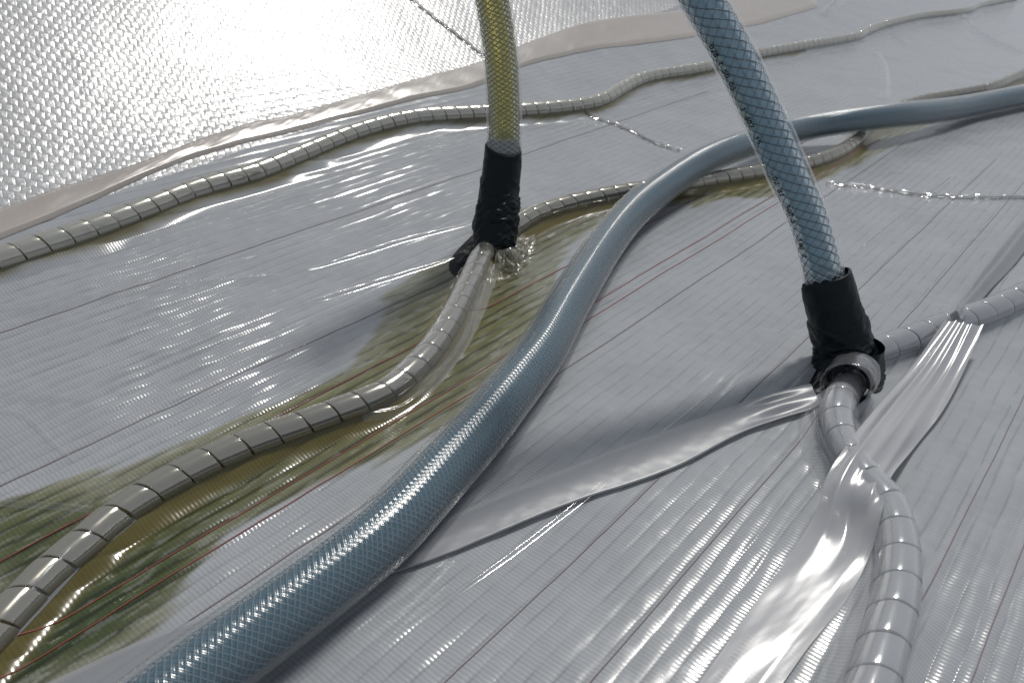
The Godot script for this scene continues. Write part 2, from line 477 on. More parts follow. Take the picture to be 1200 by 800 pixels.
func roving() -> void:
	# coarse woven roving of the flank: staggered rows of short raised cells under film
	var w := 1024
	var big := noise_bytes(512, 512, 0.02, 41)
	var mid := noise_bytes(512, 512, 0.06, 42)
	var heights := PackedFloat32Array()
	heights.resize(w * w)
	var col := PackedByteArray()
	col.resize(w * w * 3)
	var lift := PackedFloat32Array()
	for k in 64 * 64:
		lift.append(rng.randf_range(0.7, 1.0))
	for y in w:
		for x in w:
			var n1 := big[(y >> 1) * 512 + (x >> 1)] / 255.0
			var n2 := mid[(y & 511) * 512 + (x & 511)] / 255.0
			var yy := y + (n1 - 0.5) * 6.0
			var row := posmod(int(floor(yy / 32.0)), 32)
			var xx := x + (row % 2) * 16.0 + (n1 - 0.5) * 9.0
			var cx := posmod(int(floor(xx / 32.0)), 32)
			var fy := fposmod(yy, 32.0) / 32.0
			var fx := fposmod(xx, 32.0) / 32.0
			var e := sqrt(maxf(0.0, sin(PI * fy) * sin(PI * fx)))
			heights[y * w + x] = e * lift[row * 64 + cx] * 0.7 + 0.35 * n2 + 0.3 * n1
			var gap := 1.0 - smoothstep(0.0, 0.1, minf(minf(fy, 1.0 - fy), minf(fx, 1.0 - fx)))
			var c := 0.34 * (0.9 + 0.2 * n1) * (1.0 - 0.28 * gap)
			var s := int(255.0 * (1.055 * pow(c, 1.0 / 2.4) - 0.055))
			var o := (y * w + x) * 3
			col[o] = s
			col[o + 1] = s + 1
			col[o + 2] = s + 3
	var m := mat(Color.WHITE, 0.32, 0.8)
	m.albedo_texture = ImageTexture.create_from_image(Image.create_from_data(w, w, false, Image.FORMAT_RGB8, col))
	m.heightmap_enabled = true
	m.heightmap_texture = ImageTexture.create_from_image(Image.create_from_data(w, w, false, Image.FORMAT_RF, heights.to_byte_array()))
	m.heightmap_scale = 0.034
	M.roving = m

# ======================================================== setting
func axis(a: float, b: float, lo: float, hi: float, step: float) -> PackedFloat32Array:
	# fine between a and b, ever coarser out to lo and hi
	var out := PackedFloat32Array()
	var x := a
	var d := step
	var pre := []
	while x > lo:
		d *= 1.09
		x -= d
		pre.append(x)
	pre.reverse()
	out.append_array(PackedFloat32Array(pre))
	var n := int((b - a) / step)
	for k in n + 1:
		out.append(a + step * k)
	x = out[out.size() - 1]
	d = step
	while x < hi:
		d *= 1.09
		x += d
		out.append(x)
	return out

var bed: MeshInstance3D
func patch(x: float, z: float, at: Vector2, size: float) -> float:
	return exp(-(pow(x - at.x, 2.0) + pow(z - at.y, 2.0)) / (size * size))

func bundles(a: float, b: float, x: float, z: float) -> float:
	# rounded fibre bundles under the film; the film sinks between them in some patches and spans them in others
	var hgt := 0.00006
	for p in RIPPLED:
		hgt += p[2] * patch(x, z, p[0], p[1])
	var bb := b / 0.00625 + 0.22 * wob.get_noise_2d(a * 9.0, b * 30.0)
	var k := floorf(bb)
	var f := bb - k
	var own := 0.75 + 0.5 * fine.get_noise_2d(k * 7.3, a * 3.0) + 0.55 * fine.get_noise_2d(k * 3.7 + 50.0, a * 34.0)
	return hgt * maxf(own, 0.08) * pow(absf(sin(PI * f)), 0.8)

func ground() -> void:
	# laid out along the bundles (a) and across them (b), fine enough across to shape every bundle
	var av := axis(0.0, 1.25, -0.5, 6.5, 0.0042)
	var bv := axis(-0.53, 0.07, -4.0, 3.0, 0.00065)
	var na := av.size()
	var nb := bv.size()
	var v := PackedVector3Array()
	var n := PackedVector3Array()
	var uv := PackedVector2Array()
	var uv2 := PackedVector2Array()
	v.resize(na * nb)
	n.resize(na * nb)
	uv.resize(na * nb)
	uv2.resize(na * nb)
	for j in nb:
		var b := bv[j]
		for i in na:
			var a := av[i]
			var x := RIB.x * a + ACROSS.x * b
			var z := RIB.y * a + ACROSS.y * b
			var o := j * na + i
			var y := ground_y(x, z)
			if b > -0.53 and b < 0.075:
				y += bundles(a, b, x, z)
			v[o] = Vector3(x, y, z)
			uv[o] = Vector2(a / TILE, b / TILE)
			uv2[o] = Vector2((x - ST0.x) / STS.x, (z - ST0.y) / STS.y)
	for j in nb:
		for i in na:
			var o := j * na + i
			var du := v[j * na + mini(i + 1, na - 1)] - v[j * na + maxi(i - 1, 0)]
			var dv := v[mini(j + 1, nb - 1) * na + i] - v[maxi(j - 1, 0) * na + i]
			n[o] = dv.cross(du).normalized()
	if n[0].y < 0.0:
		for k in n.size():
			n[k] = -n[k]
	var flat := PackedInt32Array()
	var steep := PackedInt32Array()
	for j in nb - 1:
		for i in na - 1:
			var o := j * na + i
			var q := [o, o + 1, o + na, o + 1, o + na + 1, o + na]
			if slope_at(v[o].x, v[o].z) > 0.0:
				steep.append_array(q)
			else:
				flat.append_array(q)
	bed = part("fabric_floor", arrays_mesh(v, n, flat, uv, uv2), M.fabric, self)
	bed.set_meta("kind", "structure")
	bed.set_meta("label", "ribbed grey glass fabric under clear film, stained olive by resin along one tube")
	var uvs := PackedVector2Array()
	uvs.resize(na * nb)
	for k in na * nb:
		var q := Vector2(v[k].x, v[k].z)
		uvs[k] = Vector2(q.dot(Vector2(0.93, -0.37)) / 0.17, q.dot(Vector2(0.37, 0.93)) / 0.17)
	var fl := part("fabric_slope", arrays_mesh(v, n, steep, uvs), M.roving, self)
	fl.set_meta("kind", "structure")
	fl.set_meta("label", "raised flank of coarse woven glass fabric behind the beige strip, glaring in the sun")
	# tracer threads woven along the bundles
	for s in [[Vector2(-0.1238, -0.0251), Vector2(0.4138, -0.6702), 0], [Vector2(-0.0994, -0.0047), Vector2(0.4382, -0.6498), 0], [Vector2(-0.0504, 0.0361), Vector2(0.4872, -0.6090), 0], [Vector2(-0.2630, -0.1411), Vector2(0.2746, -0.7862), 0], [Vector2(-0.3340, -0.2003), Vector2(0.2036, -0.8454), 0], [Vector2(-0.2353, -0.1180), Vector2(0.3023, -0.7631), 1], [Vector2(-0.2051, -0.0929), Vector2(0.3325, -0.7380), 1], [Vector2(-0.1983, -0.0872), Vector2(0.3393, -0.7323), 1], [Vector2(-0.0354, 0.0485), Vector2(0.5022, -0.5966), 0], [Vector2(-0.1820, -0.0735), Vector2(0.3556, -0.7187), 0]]:
		thread(s[0], s[1], M.thread if s[2] == 0 else M.red_thread, 0.00016 if s[2] == 0 else 0.00022)

func thread(a: Vector2, b: Vector2, m: Material, r: float) -> void:
	var n := maxi(4, int(a.distance_to(b) / 0.003))
	var p := PackedVector3Array()
	for k in n + 1:
		var q := a.lerp(b, float(k) / n)
		var side := Vector2(-(b - a).y, (b - a).x).normalized() * 0.0005 * wob.get_noise_2d(q.x * 12.0 + 9.0, q.y * 12.0)
		q += side
		p.append(Vector3(q.x, ground_y(q.x, q.y) + bundles(q.dot(RIB), q.dot(ACROSS), q.x, q.y) + 0.00022, q.y))
	part("tracer_thread", tube_mesh(p, func(_t: float, _a: float) -> float: return r, 6), m, bed)

func strip_and_seams() -> void:
	var up := smooth(PackedVector3Array([Vector3(-0.2833, 0.0475, -0.3905), Vector3(-0.2739, 0.0485, -0.4059), Vector3(-0.2534, 0.0510, -0.4402), Vector3(-0.2288, 0.0522, -0.4758), Vector3(-0.2052, 0.0560, -0.5180), Vector3(-0.1918, 0.0569, -0.5382), Vector3(-0.1775, 0.0580, -0.5597), Vector3(-0.1611, 0.0567, -0.5772), Vector3(-0.1408, 0.0579, -0.6069), Vector3(-0.1091, 0.0596, -0.6528), Vector3(-0.0849, 0.0607, -0.6873), Vector3(-0.0321, 0.0629, -0.7616), Vector3(0.0076, 0.0677, -0.8265), Vector3(0.0315, 0.0702, -0.8642), Vector3(0.0821, 0.0744, -0.9405), Vector3(0.1393, 0.0730, -1.0099), Vector3(0.2177, 0.0695, -1.0982), Vector3(0.2811, 0.0709, -1.1815), Vector3(0.3505, 0.0711, -1.2677), Vector3(0.4712, 0.0699, -1.4103)]), 0.006)
	var lo := smooth(PackedVector3Array([Vector3(-0.2747, 0.0393, -0.3716), Vector3(-0.2654, 0.0399, -0.3860), Vector3(-0.2412, 0.0436, -0.4308), Vector3(-0.2159, 0.0486, -0.4807), Vector3(-0.2014, 0.0499, -0.5038), Vector3(-0.1807, 0.0505, -0.5322), Vector3(-0.1686, 0.0501, -0.5465), Vector3(-0.1542, 0.0501, -0.5649), Vector3(-0.1374, 0.0502, -0.5864), Vector3(-0.1061, 0.0506, -0.6276), Vector3(-0.0806, 0.0510, -0.6614), Vector3(-0.0357, 0.0499, -0.7134), Vector3(0.0073, 0.0544, -0.7839), Vector3(0.0336, 0.0552, -0.8198), Vector3(0.0905, 0.0547, -0.8887), Vector3(0.1435, 0.0518, -0.9418), Vector3(0.2014, 0.0488, -0.9992), Vector3(0.2716, 0.0476, -1.0781), Vector3(0.3514, 0.0463, -1.1680), Vector3(0.4744, 0.0484, -1.3256)]), 0.006)
	var v := PackedVector3Array()
	var rows := 170
	for j in rows:
		var a := up[int(float(j) / (rows - 1) * (up.size() - 1))]
		var b := lo[int(float(j) / (rows - 1) * (lo.size() - 1))]
		for i in 15:
			var t := i / 14.0
			var q := a.lerp(b, t)
			var lip := 0.0016 if i == 0 or i == 14 else 0.0
			q.y = ground_y(q.x, q.z) + 0.0022 - lip + 0.0012 * sin(PI * t) * (0.6 + 0.6 * wob.get_noise_2d(q.x * 22.0, q.z * 22.0)) + 0.0002 * fine.get_noise_2d(q.x * 90.0, q.z * 90.0)
			v.append(q)
	var m := part("edge_tape", grid_mesh(v, 15, rows), M.beige, self)
	m.set_meta("label", "beige translucent strip lying along the foot of the raised woven flank")
	m.set_meta("category", "tape")
	for s in [[PackedVector3Array([Vector3(0.0652, 0.0259, -0.7153), Vector3(0.0795, 0.0228, -0.7125), Vector3(0.0940, 0.0193, -0.7055), Vector3(0.1078, 0.0156, -0.6937), Vector3(0.1186, 0.0125, -0.6802), Vector3(0.1304, 0.0100, -0.6705), Vector3(0.1440, 0.0079, -0.6649)]), 0.0022], [PackedVector3Array([Vector3(0.2449, 0.0000, -0.6022), Vector3(0.2639, 0.0000, -0.5959), Vector3(0.2812, 0.0000, -0.5897), Vector3(0.2964, 0.0000, -0.5796), Vector3(0.3185, 0.0000, -0.5717), Vector3(0.3484, 0.0000, -0.5679), Vector3(0.3907, 0.0000, -0.5698)]), 0.0022], [PackedVector3Array([Vector3(-0.0956, 0.1134, -0.8048), Vector3(-0.0837, 0.1050, -0.8006), Vector3(-0.0717, 0.0966, -0.7963), Vector3(-0.0598, 0.0882, -0.7919), Vector3(-0.0479, 0.0804, -0.7884), Vector3(-0.0351, 0.0716, -0.7821), Vector3(-0.0239, 0.0647, -0.7775)]), 0.0026]]:
		seam(s[0], s[1])
	for s in [[PackedVector3Array([Vector3(-0.1904, 0.0047, -0.2220), Vector3(-0.1722, 0.0033, -0.2217), Vector3(-0.1507, 0.0020, -0.2210)]), 0.0018, 0.0016], [PackedVector3Array([Vector3(-0.2102, 0.0110, -0.2716), Vector3(-0.1988, 0.0093, -0.2690), Vector3(-0.1823, 0.0064, -0.2555), Vector3(-0.1675, 0.0044, -0.2446)]), 0.0016, 0.0014], [PackedVector3Array([Vector3(-0.2400, 0.0233, -0.3315), Vector3(-0.2109, 0.0213, -0.3537), Vector3(-0.1696, 0.0178, -0.3780), Vector3(-0.1261, 0.0137, -0.3977)]), 0.005, 0.0022], [PackedVector3Array([Vector3(-0.2145, 0.0125, -0.2802), Vector3(-0.1946, 0.0101, -0.2818), Vector3(-0.1767, 0.0080, -0.2811)]), 0.004, 0.0018], [PackedVector3Array([Vector3(0.4933, 0.0124, -1.1291), Vector3(0.4703, 0.0071, -1.0473), Vector3(0.4339, 0.0034, -0.9513), Vector3(0.4061, 0.0019, -0.8871)]), 0.006, 0.002], [PackedVector3Array([Vector3(0.7888, 0.0147, -1.5040), Vector3(0.7518, 0.0047, -1.3536), Vector3(0.7399, 0.0007, -1.2541), Vector3(0.7447, 0.0000, -1.1844)]), 0.008, 0.004], [PackedVector3Array([Vector3(0.5581, 0.0184, -1.2562), Vector3(0.5647, 0.0146, -1.2335), Vector3(0.5668, 0.0114, -1.2078)]), 0.006, 0.003], [PackedVector3Array([Vector3(0.4697, 0.0410, -1.2847), Vector3(0.4991, 0.0446, -1.3375), Vector3(0.5325, 0.0484, -1.3953), Vector3(0.5657, 0.0546, -1.4629)]), 0.01, 0.008], [PackedVector3Array([Vector3(0.0926, 0.0228, -0.7283), Vector3(0.1484, 0.0211, -0.7838), Vector3(0.2244, 0.0191, -0.8605), Vector3(0.2854, 0.0168, -0.9168)]), 0.004, 0.0024]]:
		ridge(s[0], s[1], s[2], "film_wrinkle", bed, M.wrinkle)

func seam(p: PackedVector3Array, wd: float) -> void:
	# torn overlap of the film: a dark slit with a crumpled glossy lip on either side
	var c := smooth(p, 0.002)
	var f := frames(c)
	var slit := PackedVector3Array()
	var lips := [PackedVector3Array(), PackedVector3Array()]
	for k in c.size():
		var side: Vector3 = f[k][0]
		var jag := side * 0.0016 * fine.get_noise_1d(k * 0.21)
		for i in 3:
			var q: Vector3 = c[k] + jag + side * (i - 1) * wd * (0.5 + 0.5 * absf(fine.get_noise_1d(k * 0.13 + 50.0)))
			q.y = ground_y(q.x, q.z) + 0.0013
			slit.append(q)
		for e in 2:
			var sgn := -1.0 if e == 0 else 1.0
			for i in 7:
				var t := i / 6.0
				var q: Vector3 = c[k] + jag + side * sgn * (wd * 0.75 + t * wd * (1.3 + 1.4 * fine.get_noise_1d(k * 0.14 + 90.0 * e)))
				q.y = ground_y(q.x, q.z) + 0.0007 + maxf(0.0, sin(PI * t)) * 0.0020 * (0.5 + fine.get_noise_2d(k * 0.15, 7.0 * e + t * 2.0))
				lips[e].append(q)
	part("film_slit", grid_mesh(slit, 3, c.size()), M.seam_gap, bed)
	for e in 2:
		part("film_lip", grid_mesh(lips[e], 7, c.size()), M.wrinkle, bed)

func ridge(p: PackedVector3Array, wd: float, ht: float, called: String, under: Node3D, m: Material) -> MeshInstance3D:
	# a pinched crest in the film that fades out at both ends
	var c := smooth(p, 0.003)
	var f := frames(c)
	var v := PackedVector3Array()
	for k in c.size():
		var side: Vector3 = f[k][0]
		var fade := sin(PI * clampf(float(k) / (c.size() - 1), 0.02, 0.98))
		for i in 9:
			var t := i / 4.0 - 1.0
			var q: Vector3 = c[k] + side * t * wd
			q.y = ground_y(q.x, q.z) + 0.0005 + ht * pow(fade, 0.5) * exp(-t * t * 5.0) * (1.0 + 0.3 * fine.get_noise_1d(k * 0.4))
			v.append(q)
	return part(called, grid_mesh(v, 9, c.size()), m, under)

# ======================================================== tubes
func spiral(t: Node3D, p: PackedVector3Array, r: float, pitch: float, gap: float, skin: Material, core: Material, start: float) -> void:
	var f := frames(p)
	var step := p[0].distance_to(p[1])
	var length := step * (p.size() - 1)
	var per := 28
	var n := int(length / pitch * per)
	var v := PackedVector3Array()
	var prof := [[-0.5, 0.84], [-0.497, 0.96], [-0.47, 1.0], [-0.2, 1.006], [0.2, 1.006], [0.47, 1.0], [0.497, 0.96], [0.5, 0.84]]
	var band := pitch * (1.0 - gap)
	for k in n:
		var turn := float(k) / per
		var a := -TAU * turn + start
		for e in prof:
			var wv := 1.0 + 0.10 * fine.get_noise_1d(turn * 3.0 + e[0] * 0.5 + start * 50.0)
			var s := clampf(turn * pitch + e[0] * band * wv, 0.0, length - 1e-5)
			var i := int(s / step)
			var fr := s / step - i
			i = mini(i, p.size() - 2)
			var c := p[i].lerp(p[i + 1], fr)
			var sx: Vector3 = f[i][0].lerp(f[i + 1][0], fr)
			var sy: Vector3 = f[i][1].lerp(f[i + 1][1], fr)
			var rr: float = r * e[1] * (1.0 + 0.035 * fine.get_noise_1d(turn * 1.3 + 20.0 + start * 9.0) + (0.02 if e[0] > 0.0 else 0.0))
			v.append(c + (sx * cos(a) + sy * sin(a)) * rr)
	part("spiral_wrap", grid_mesh(v, prof.size(), n), skin, t)
	part("resin" if core == M.resin_core else "core", tube_mesh(p, func(_t: float, _a: float) -> float: return r * 0.80, 20), core, t)

func drape(t: Node3D, p: PackedVector3Array, from: float, to: float, r: float, left: float, right: float, m: Material) -> void:
	# clear film stretched over a tube and down to the fabric on both sides
	var f := frames(p)
	var v := PackedVector3Array()
	var a := int(from * (p.size() - 1))
	var b := int(to * (p.size() - 1))
	for k in range(a, b + 1):
		var side: Vector3 = f[k][0]
		side.y = 0.0
		side = side.normalized()
		for i in 23:
			var u := i / 11.0 - 1.0
			var reach := (left if u < 0.0 else right) + 0.0012 * fine.get_noise_2d(k * 0.06, 4.0 * signf(u))
			var ease := smoothstep(0.0, 0.3, float(k - a) / (b - a)) if from > 0.12 else 1.0
			reach *= ease
			var s := u * (r * (0.8 + 0.2 * ease) + reach)
			var q := p[k] + side * s
			var up := 0.0
			if absf(s) < r * 0.86:
				up = sqrt(r * r - s * s)
			else:
				var e := (absf(s) - r * 0.86) / (r * 0.14 + reach)
				up = lerpf(sqrt(1.0 - 0.74) * r, -r, pow(clampf(e, 0.0, 1.0), 0.55))
			q.y = maxf(p[k].y + up - 0.0022 * (1.0 - ease) + 0.0006 + 0.0003 * fine.get_noise_2d(k * 0.25, i * 0.5), 0.0004)
			v.append(q)
	part("film_cover", grid_mesh(v, 23, b - a + 1), m, t)

# ======================================================== hoses
func braid(t: Node3D, p: PackedVector3Array, r: float, count: int, lead: float, way: float, th: float, m: Material, from := 0.0, to := 1.0) -> void:
	# yarns wound round the hose; one direction of the braid is one mesh, for there are hundreds of crossings
	var f := frames(p, Vector3.UP if absf((p[1] - p[0]).normalized().y) < 0.8 else Vector3.BACK)
	var step := p[0].distance_to(p[1])
	var length := step * (p.size() - 1)
	var v := PackedVector3Array()
	var n := PackedVector3Array()
	var idx := PackedInt32Array()
	var seg := 0.0011
	var rows := int(length * (to - from) / seg)
	for c in count:
		var start := v.size()
		for k in rows + 1:
			var s := clampf(length * from + k * seg, 0.0, length - 1e-5)
			var i := mini(int(s / step), p.size() - 2)
			var fr := s / step - i
			var o := p[i].lerp(p[i + 1], fr)
			var a := way * TAU * s / lead + TAU * c / count + 0.09 * fine.get_noise_2d(s * 60.0, c * 9.0) + 0.25 * fine.get_noise_2d(s * 9.0, way * 40.0)
			var sx: Vector3 = f[i][0].lerp(f[i + 1][0], fr)
			var sy: Vector3 = f[i][1].lerp(f[i + 1][1], fr)
			var out := (sx * cos(a) + sy * sin(a)).normalized()
			var ax := (p[i + 1] - p[i]).normalized()
			var run := (ax + (sy * cos(a) - sx * sin(a)) * way * TAU * r / lead).normalized()
			var across := out.cross(run)
			var q := o + out * (r + 0.00012 * way)
			v.append_array([q - across * th, q + out * th * 0.7, q + across * th])
			n.append_array([(out * 0.4 - across).normalized(), out, (out * 0.4 + across).normalized()])
			if k < rows:
				var b := start + k * 3
				idx.append_array([b, b + 1, b + 3, b + 1, b + 4, b + 3, b + 1, b + 2, b + 4, b + 2, b + 5, b + 4])
	part("braid", arrays_mesh(v, n, idx), m, t).set_meta("kind", "stuff")

func round_tube(t: Node3D, called: String, p: PackedVector3Array, r: float, m: Material, from := 0.0, to := 1.0, sides := 40, knurl := 0.02) -> MeshInstance3D:
	return part(called, tube_mesh(p, func(_t: float, _a: float) -> float: return r, sides, knurl, int(from * (p.size() - 1)), int(to * (p.size() - 1))), m, t)

func yellow_hose() -> void:
	var p := smooth(PackedVector3Array([Vector3(-0.0068, 0.0498, -0.4750), Vector3(-0.0051, 0.0613, -0.4750), Vector3(-0.0045, 0.0807, -0.4750), Vector3(-0.0054, 0.1053, -0.4740), Vector3(-0.0076, 0.1264, -0.4720), Vector3(-0.0107, 0.1465, -0.4700), Vector3(-0.0148, 0.1718, -0.4660), Vector3(-0.0214, 0.1990, -0.4600), Vector3(-0.0265, 0.2202, -0.4500)]), 0.002)
	var t := thing("braided_hose", "upright yellow resin-filled braided hose standing in the left black tape joint", "hose", p[0])
	round_tube(t, "resin", p, 0.0084, M.yellow_core, 0.115, 1.0)
	round_tube(t, "barb", p, 0.0080, M.grey_core, 0.0, 0.115)
	braid(t, p, 0.0090, 12, 0.034, 1.0, 0.00030, M.braid_olive)
	braid(t, p, 0.0090, 12, 0.034, -1.0, 0.00030, M.braid_olive)
	braid(t, p, 0.0093, 12, 0.034, 1.0, 0.00022, M.braid_pale, 0.0, 0.13)
	braid(t, p, 0.0093, 12, 0.034, -1.0, 0.00022, M.braid_pale, 0.0, 0.13)
	round_tube(t, "wall", p, 0.0105, M.hose_knurl, 0.0, 1.0, 48, 0.034)

func blue_hose() -> void:
	var p := smooth(PackedVector3Array([Vector3(0.1530, 0.0201, -0.3350), Vector3(0.1477, 0.0348, -0.3370), Vector3(0.1353, 0.0659, -0.3420), Vector3(0.1232, 0.0876, -0.3450), Vector3(0.1118, 0.1076, -0.3480), Vector3(0.0940, 0.1364, -0.3520), Vector3(0.0784, 0.1584, -0.3550), Vector3(0.0634, 0.1787, -0.3570), Vector3(0.0465, 0.2010, -0.3580)]), 0.002)
	var t := thing("braided_hose", "slanting clear blue braided hose with printed figures, hanging into the right black tape joint", "hose", p[0])
	round_tube(t, "bore", p, 0.0076, M.blue_light_core, 0.12, 1.0)
	round_tube(t, "barb", p, 0.0070, M.dark_barb, 0.0, 0.12)
	braid(t, p, 0.0080, 9, 0.042, 1.0, 0.00022, M.braid_dark, 0.06)
	braid(t, p, 0.0080, 9, 0.042, -1.0, 0.00018, M.braid_blue, 0.06)
	braid(t, p, 0.0083, 12, 0.040, 1.0, 0.0002, M.braid_pale, 0.0, 0.13)
	braid(t, p, 0.0083, 12, 0.040, -1.0, 0.0002, M.braid_pale, 0.0, 0.13)
	round_tube(t, "wall", p, 0.0094, M.hose_wall, 0.0, 1.0, 48)
	lettering(t, p, 0.0094)

func lettering(t: Node3D, p: PackedVector3Array, r: float) -> void:
	# a line of small black print along the left side of the hose
	var f := frames(p, Vector3.BACK)
	var step := p[0].distance_to(p[1])
	var font := SystemFont.new()
	font.font_names = PackedStringArray(["Droid Sans"])
	font.font_weight = 700
	var line := "0781 5005 - 1407 15      0781 5005 - 1407"
	var eye := Vector3(0, 0.195, 0)
	var s := step * (p.size() - 1) * 0.69
	for k in line.length():
		s -= 0.0026
		if s < 0.02:
			break
		if line[k] == " ":
			continue
		var i := mini(int(s / step), p.size() - 2)
		var ax := (p[i] - p[i + 1]).normalized()       # reads downwards
		var toward := (eye - p[i]).normalized()
		var left := ax.cross(toward).normalized()
		if left.x > 0.0:
			left = -left
		var out := (left * 0.62 + toward * 0.78)
		out = (out - ax * out.dot(ax)).normalized()
		var tm := TextMesh.new()
		tm.text = line[k]
		tm.font = font
		tm.font_size = 18
		tm.pixel_size = 0.0002
		tm.depth = 0.00006
		var o := part("printed_figure", tm, M.print, t)
		var at := p[i] + out * (r + 0.00012)
		o.position += at
		o.basis = Basis(ax, out.cross(ax).normalized(), out).scaled_local(Vector3.ONE)
	var _unused := f

func lying_hose() -> void:
	var p := smooth(PackedVector3Array([Vector3(-0.1051, 0.0124, -0.1141), Vector3(-0.0991, 0.0124, -0.1235), Vector3(-0.0846, 0.0124, -0.1438), Vector3(-0.0693, 0.0124, -0.1627), Vector3(-0.0533, 0.0124, -0.1829), Vector3(-0.0397, 0.0124, -0.2031), Vector3(-0.0245, 0.0124, -0.2333), Vector3(-0.0134, 0.0124, -0.2558), Vector3(-0.0036, 0.0124, -0.2783), Vector3(0.0045, 0.0124, -0.2973), Vector3(0.0143, 0.0124, -0.3215), Vector3(0.0318, 0.0126, -0.3766), Vector3(0.0593, 0.0136, -0.4541), Vector3(0.0854, 0.0162, -0.5087), Vector3(0.1238, 0.0206, -0.5642), Vector3(0.1514, 0.0235, -0.5955), Vector3(0.1814, 0.0233, -0.6272), Vector3(0.2238, 0.0201, -0.6734), Vector3(0.2638, 0.0193, -0.7024), Vector3(0.3060, 0.0223, -0.7147), Vector3(0.3504, 0.0220, -0.7351), Vector3(0.3966, 0.0180, -0.7656), Vector3(0.4606, 0.0130, -0.8128), Vector3(0.5412, 0.0124, -0.8631), Vector3(0.6289, 0.0124, -0.9159)]), 0.003)
	var t := thing("braided_hose", "thick blue braided hose lying in a long curve across the fabric", "hose", p[0])
	round_tube(t, "bore", p, 0.0088, M.blue_core, 0.0, 1.0, 48)
	braid(t, p, 0.0099, 20, 0.046, 1.0, 0.00014, M.braid_soft)
	braid(t, p, 0.0099, 20, 0.046, -1.0, 0.00018, M.braid_mid)
	round_tube(t, "wall", p, 0.0116, M.hose_knurl, 0.0, 1.0, 64, 0.046)

# ======================================================== joints
func wrap_band(t: Node3D, p: PackedVector3Array, from: float, to: float, r0: float, r1: float, tilt: float, lump: float, sd: float, called := "tape_band") -> void:
	# one turn of black tape: a slightly conical sleeve with a slanting edge, stretched and lumpy
	var f := frames(p, Vector3.BACK)
	var v := PackedVector3Array()
	var rows := 26
	var sides := 56
	for j in rows:
		var u := float(j) / (rows - 1)
		for i in sides + 1:
			var a := TAU * i / sides
			var s := lerpf(from, to, u) + tilt * sin(a + sd) * (1.0 - 0.4 * u)
			s = clampf(s, 0.0, 1.0) * (p.size() - 1)
			var k := mini(int(s), p.size() - 2)
			var c := p[k].lerp(p[k + 1], s - k)
			var edge := 1.0 - 0.10 * pow(absf(u * 2.0 - 1.0), 12.0)
			var na := Vector2(cos(a), sin(a)) * 1.3
			var r := lerpf(r0, r1, u) * edge * (1.0 + lump * wob.get_noise_3d(na.x + sd, na.y, u * 2.2 + sd) + 0.35 * lump * fine.get_noise_3d(na.x * 2.0, na.y * 2.0 + sd, u * 9.0))
			v.append(c + (f[k][0] * cos(a) + f[k][1] * sin(a)) * r)
	part(called, grid_mesh(v, sides + 1, rows), M.black_tape, t)

func skirt(t: Node3D, called: String, top: Vector3, r_top: float, foot: PackedVector3Array, m: Material, crumple: float, sd: float) -> void:
	# a sheet drawn from round the joint's neck out to a line of points on the fabric
	var c := smooth(foot, 0.001)
	var v := PackedVector3Array()
	var rows := 16
	for j in rows:
		var u := float(j) / (rows - 1)
		for k in c.size():
			var out := c[k] - top
			out.y = 0.0
			out = out.normalized()
			var a := top + out * r_top
			var q := a.lerp(c[k] + out * (0.0045 * fine.get_noise_1d(k * 0.5 + sd) if crumple > 0.002 else 0.0), u)
			q.y = lerpf(top.y, c[k].y, 1.0 - pow(1.0 - u, 2.0)) + 0.0006
			var bend := sin(PI * u) if u < 1.0 else 0.0
			q += (out + Vector3.UP) * crumple * bend * fine.get_noise_2d(k * (0.16 if crumple > 0.002 else 0.05) + sd, u * 1.6)
			v.append(q)
	part(called, grid_mesh(v, c.size(), rows), m, t)

func left_joint() -> void:
	var p := smooth(PackedVector3Array([Vector3(-0.0103, 0.0072, -0.4480), Vector3(-0.0099, 0.0221, -0.4580), Vector3(-0.0078, 0.0386, -0.4680), Vector3(-0.0057, 0.0551, -0.4750), Vector3(-0.0051, 0.0665, -0.4750)]), 0.0015)
	var t := thing("tape_joint", "lumpy black tape wound round the foot of the yellow hose on wet fabric", "tape joint", p[0])
	wrap_band(t, p, 0.0, 0.36, 0.0128, 0.0138, 0.03, 0.16, 1.0)
	wrap_band(t, p, 0.24, 0.52, 0.0136, 0.0130, 0.05, 0.16, 2.0)
	wrap_band(t, p, 0.42, 0.72, 0.0127, 0.0118, 0.05, 0.09, 3.0)
	wrap_band(t, p, 0.62, 1.0, 0.0120, 0.0113, 0.06, 0.05, 4.0)
	var neck := p[0] + Vector3(0, 0.006, 0)
	skirt(t, "sealant_smear", neck + Vector3(-0.004, 0, 0.002), 0.006, PackedVector3Array([Vector3(-0.0218, 0.0092, -0.4798), Vector3(-0.0336, 0.0076, -0.4484), Vector3(-0.0370, 0.0064, -0.4294), Vector3(-0.0313, 0.0049, -0.4159), Vector3(-0.0214, 0.0039, -0.4133), Vector3(-0.0149, 0.0040, -0.4226)]), M.black_gum, 0.0008, 3.0)
	skirt(t, "film_skirt", neck + Vector3(0.003, -0.001, 0.002), 0.007, PackedVector3Array([Vector3(-0.0163, 0.0036, -0.4050), Vector3(-0.0107, 0.0036, -0.4128), Vector3(-0.0039, 0.0034, -0.4168), Vector3(0.0030, 0.0035, -0.4273), Vector3(0.0093, 0.0040, -0.4426), Vector3(0.0143, 0.0047, -0.4608), Vector3(0.0132, 0.0064, -0.4839)]), M.skirt, 0.007, 40.0)

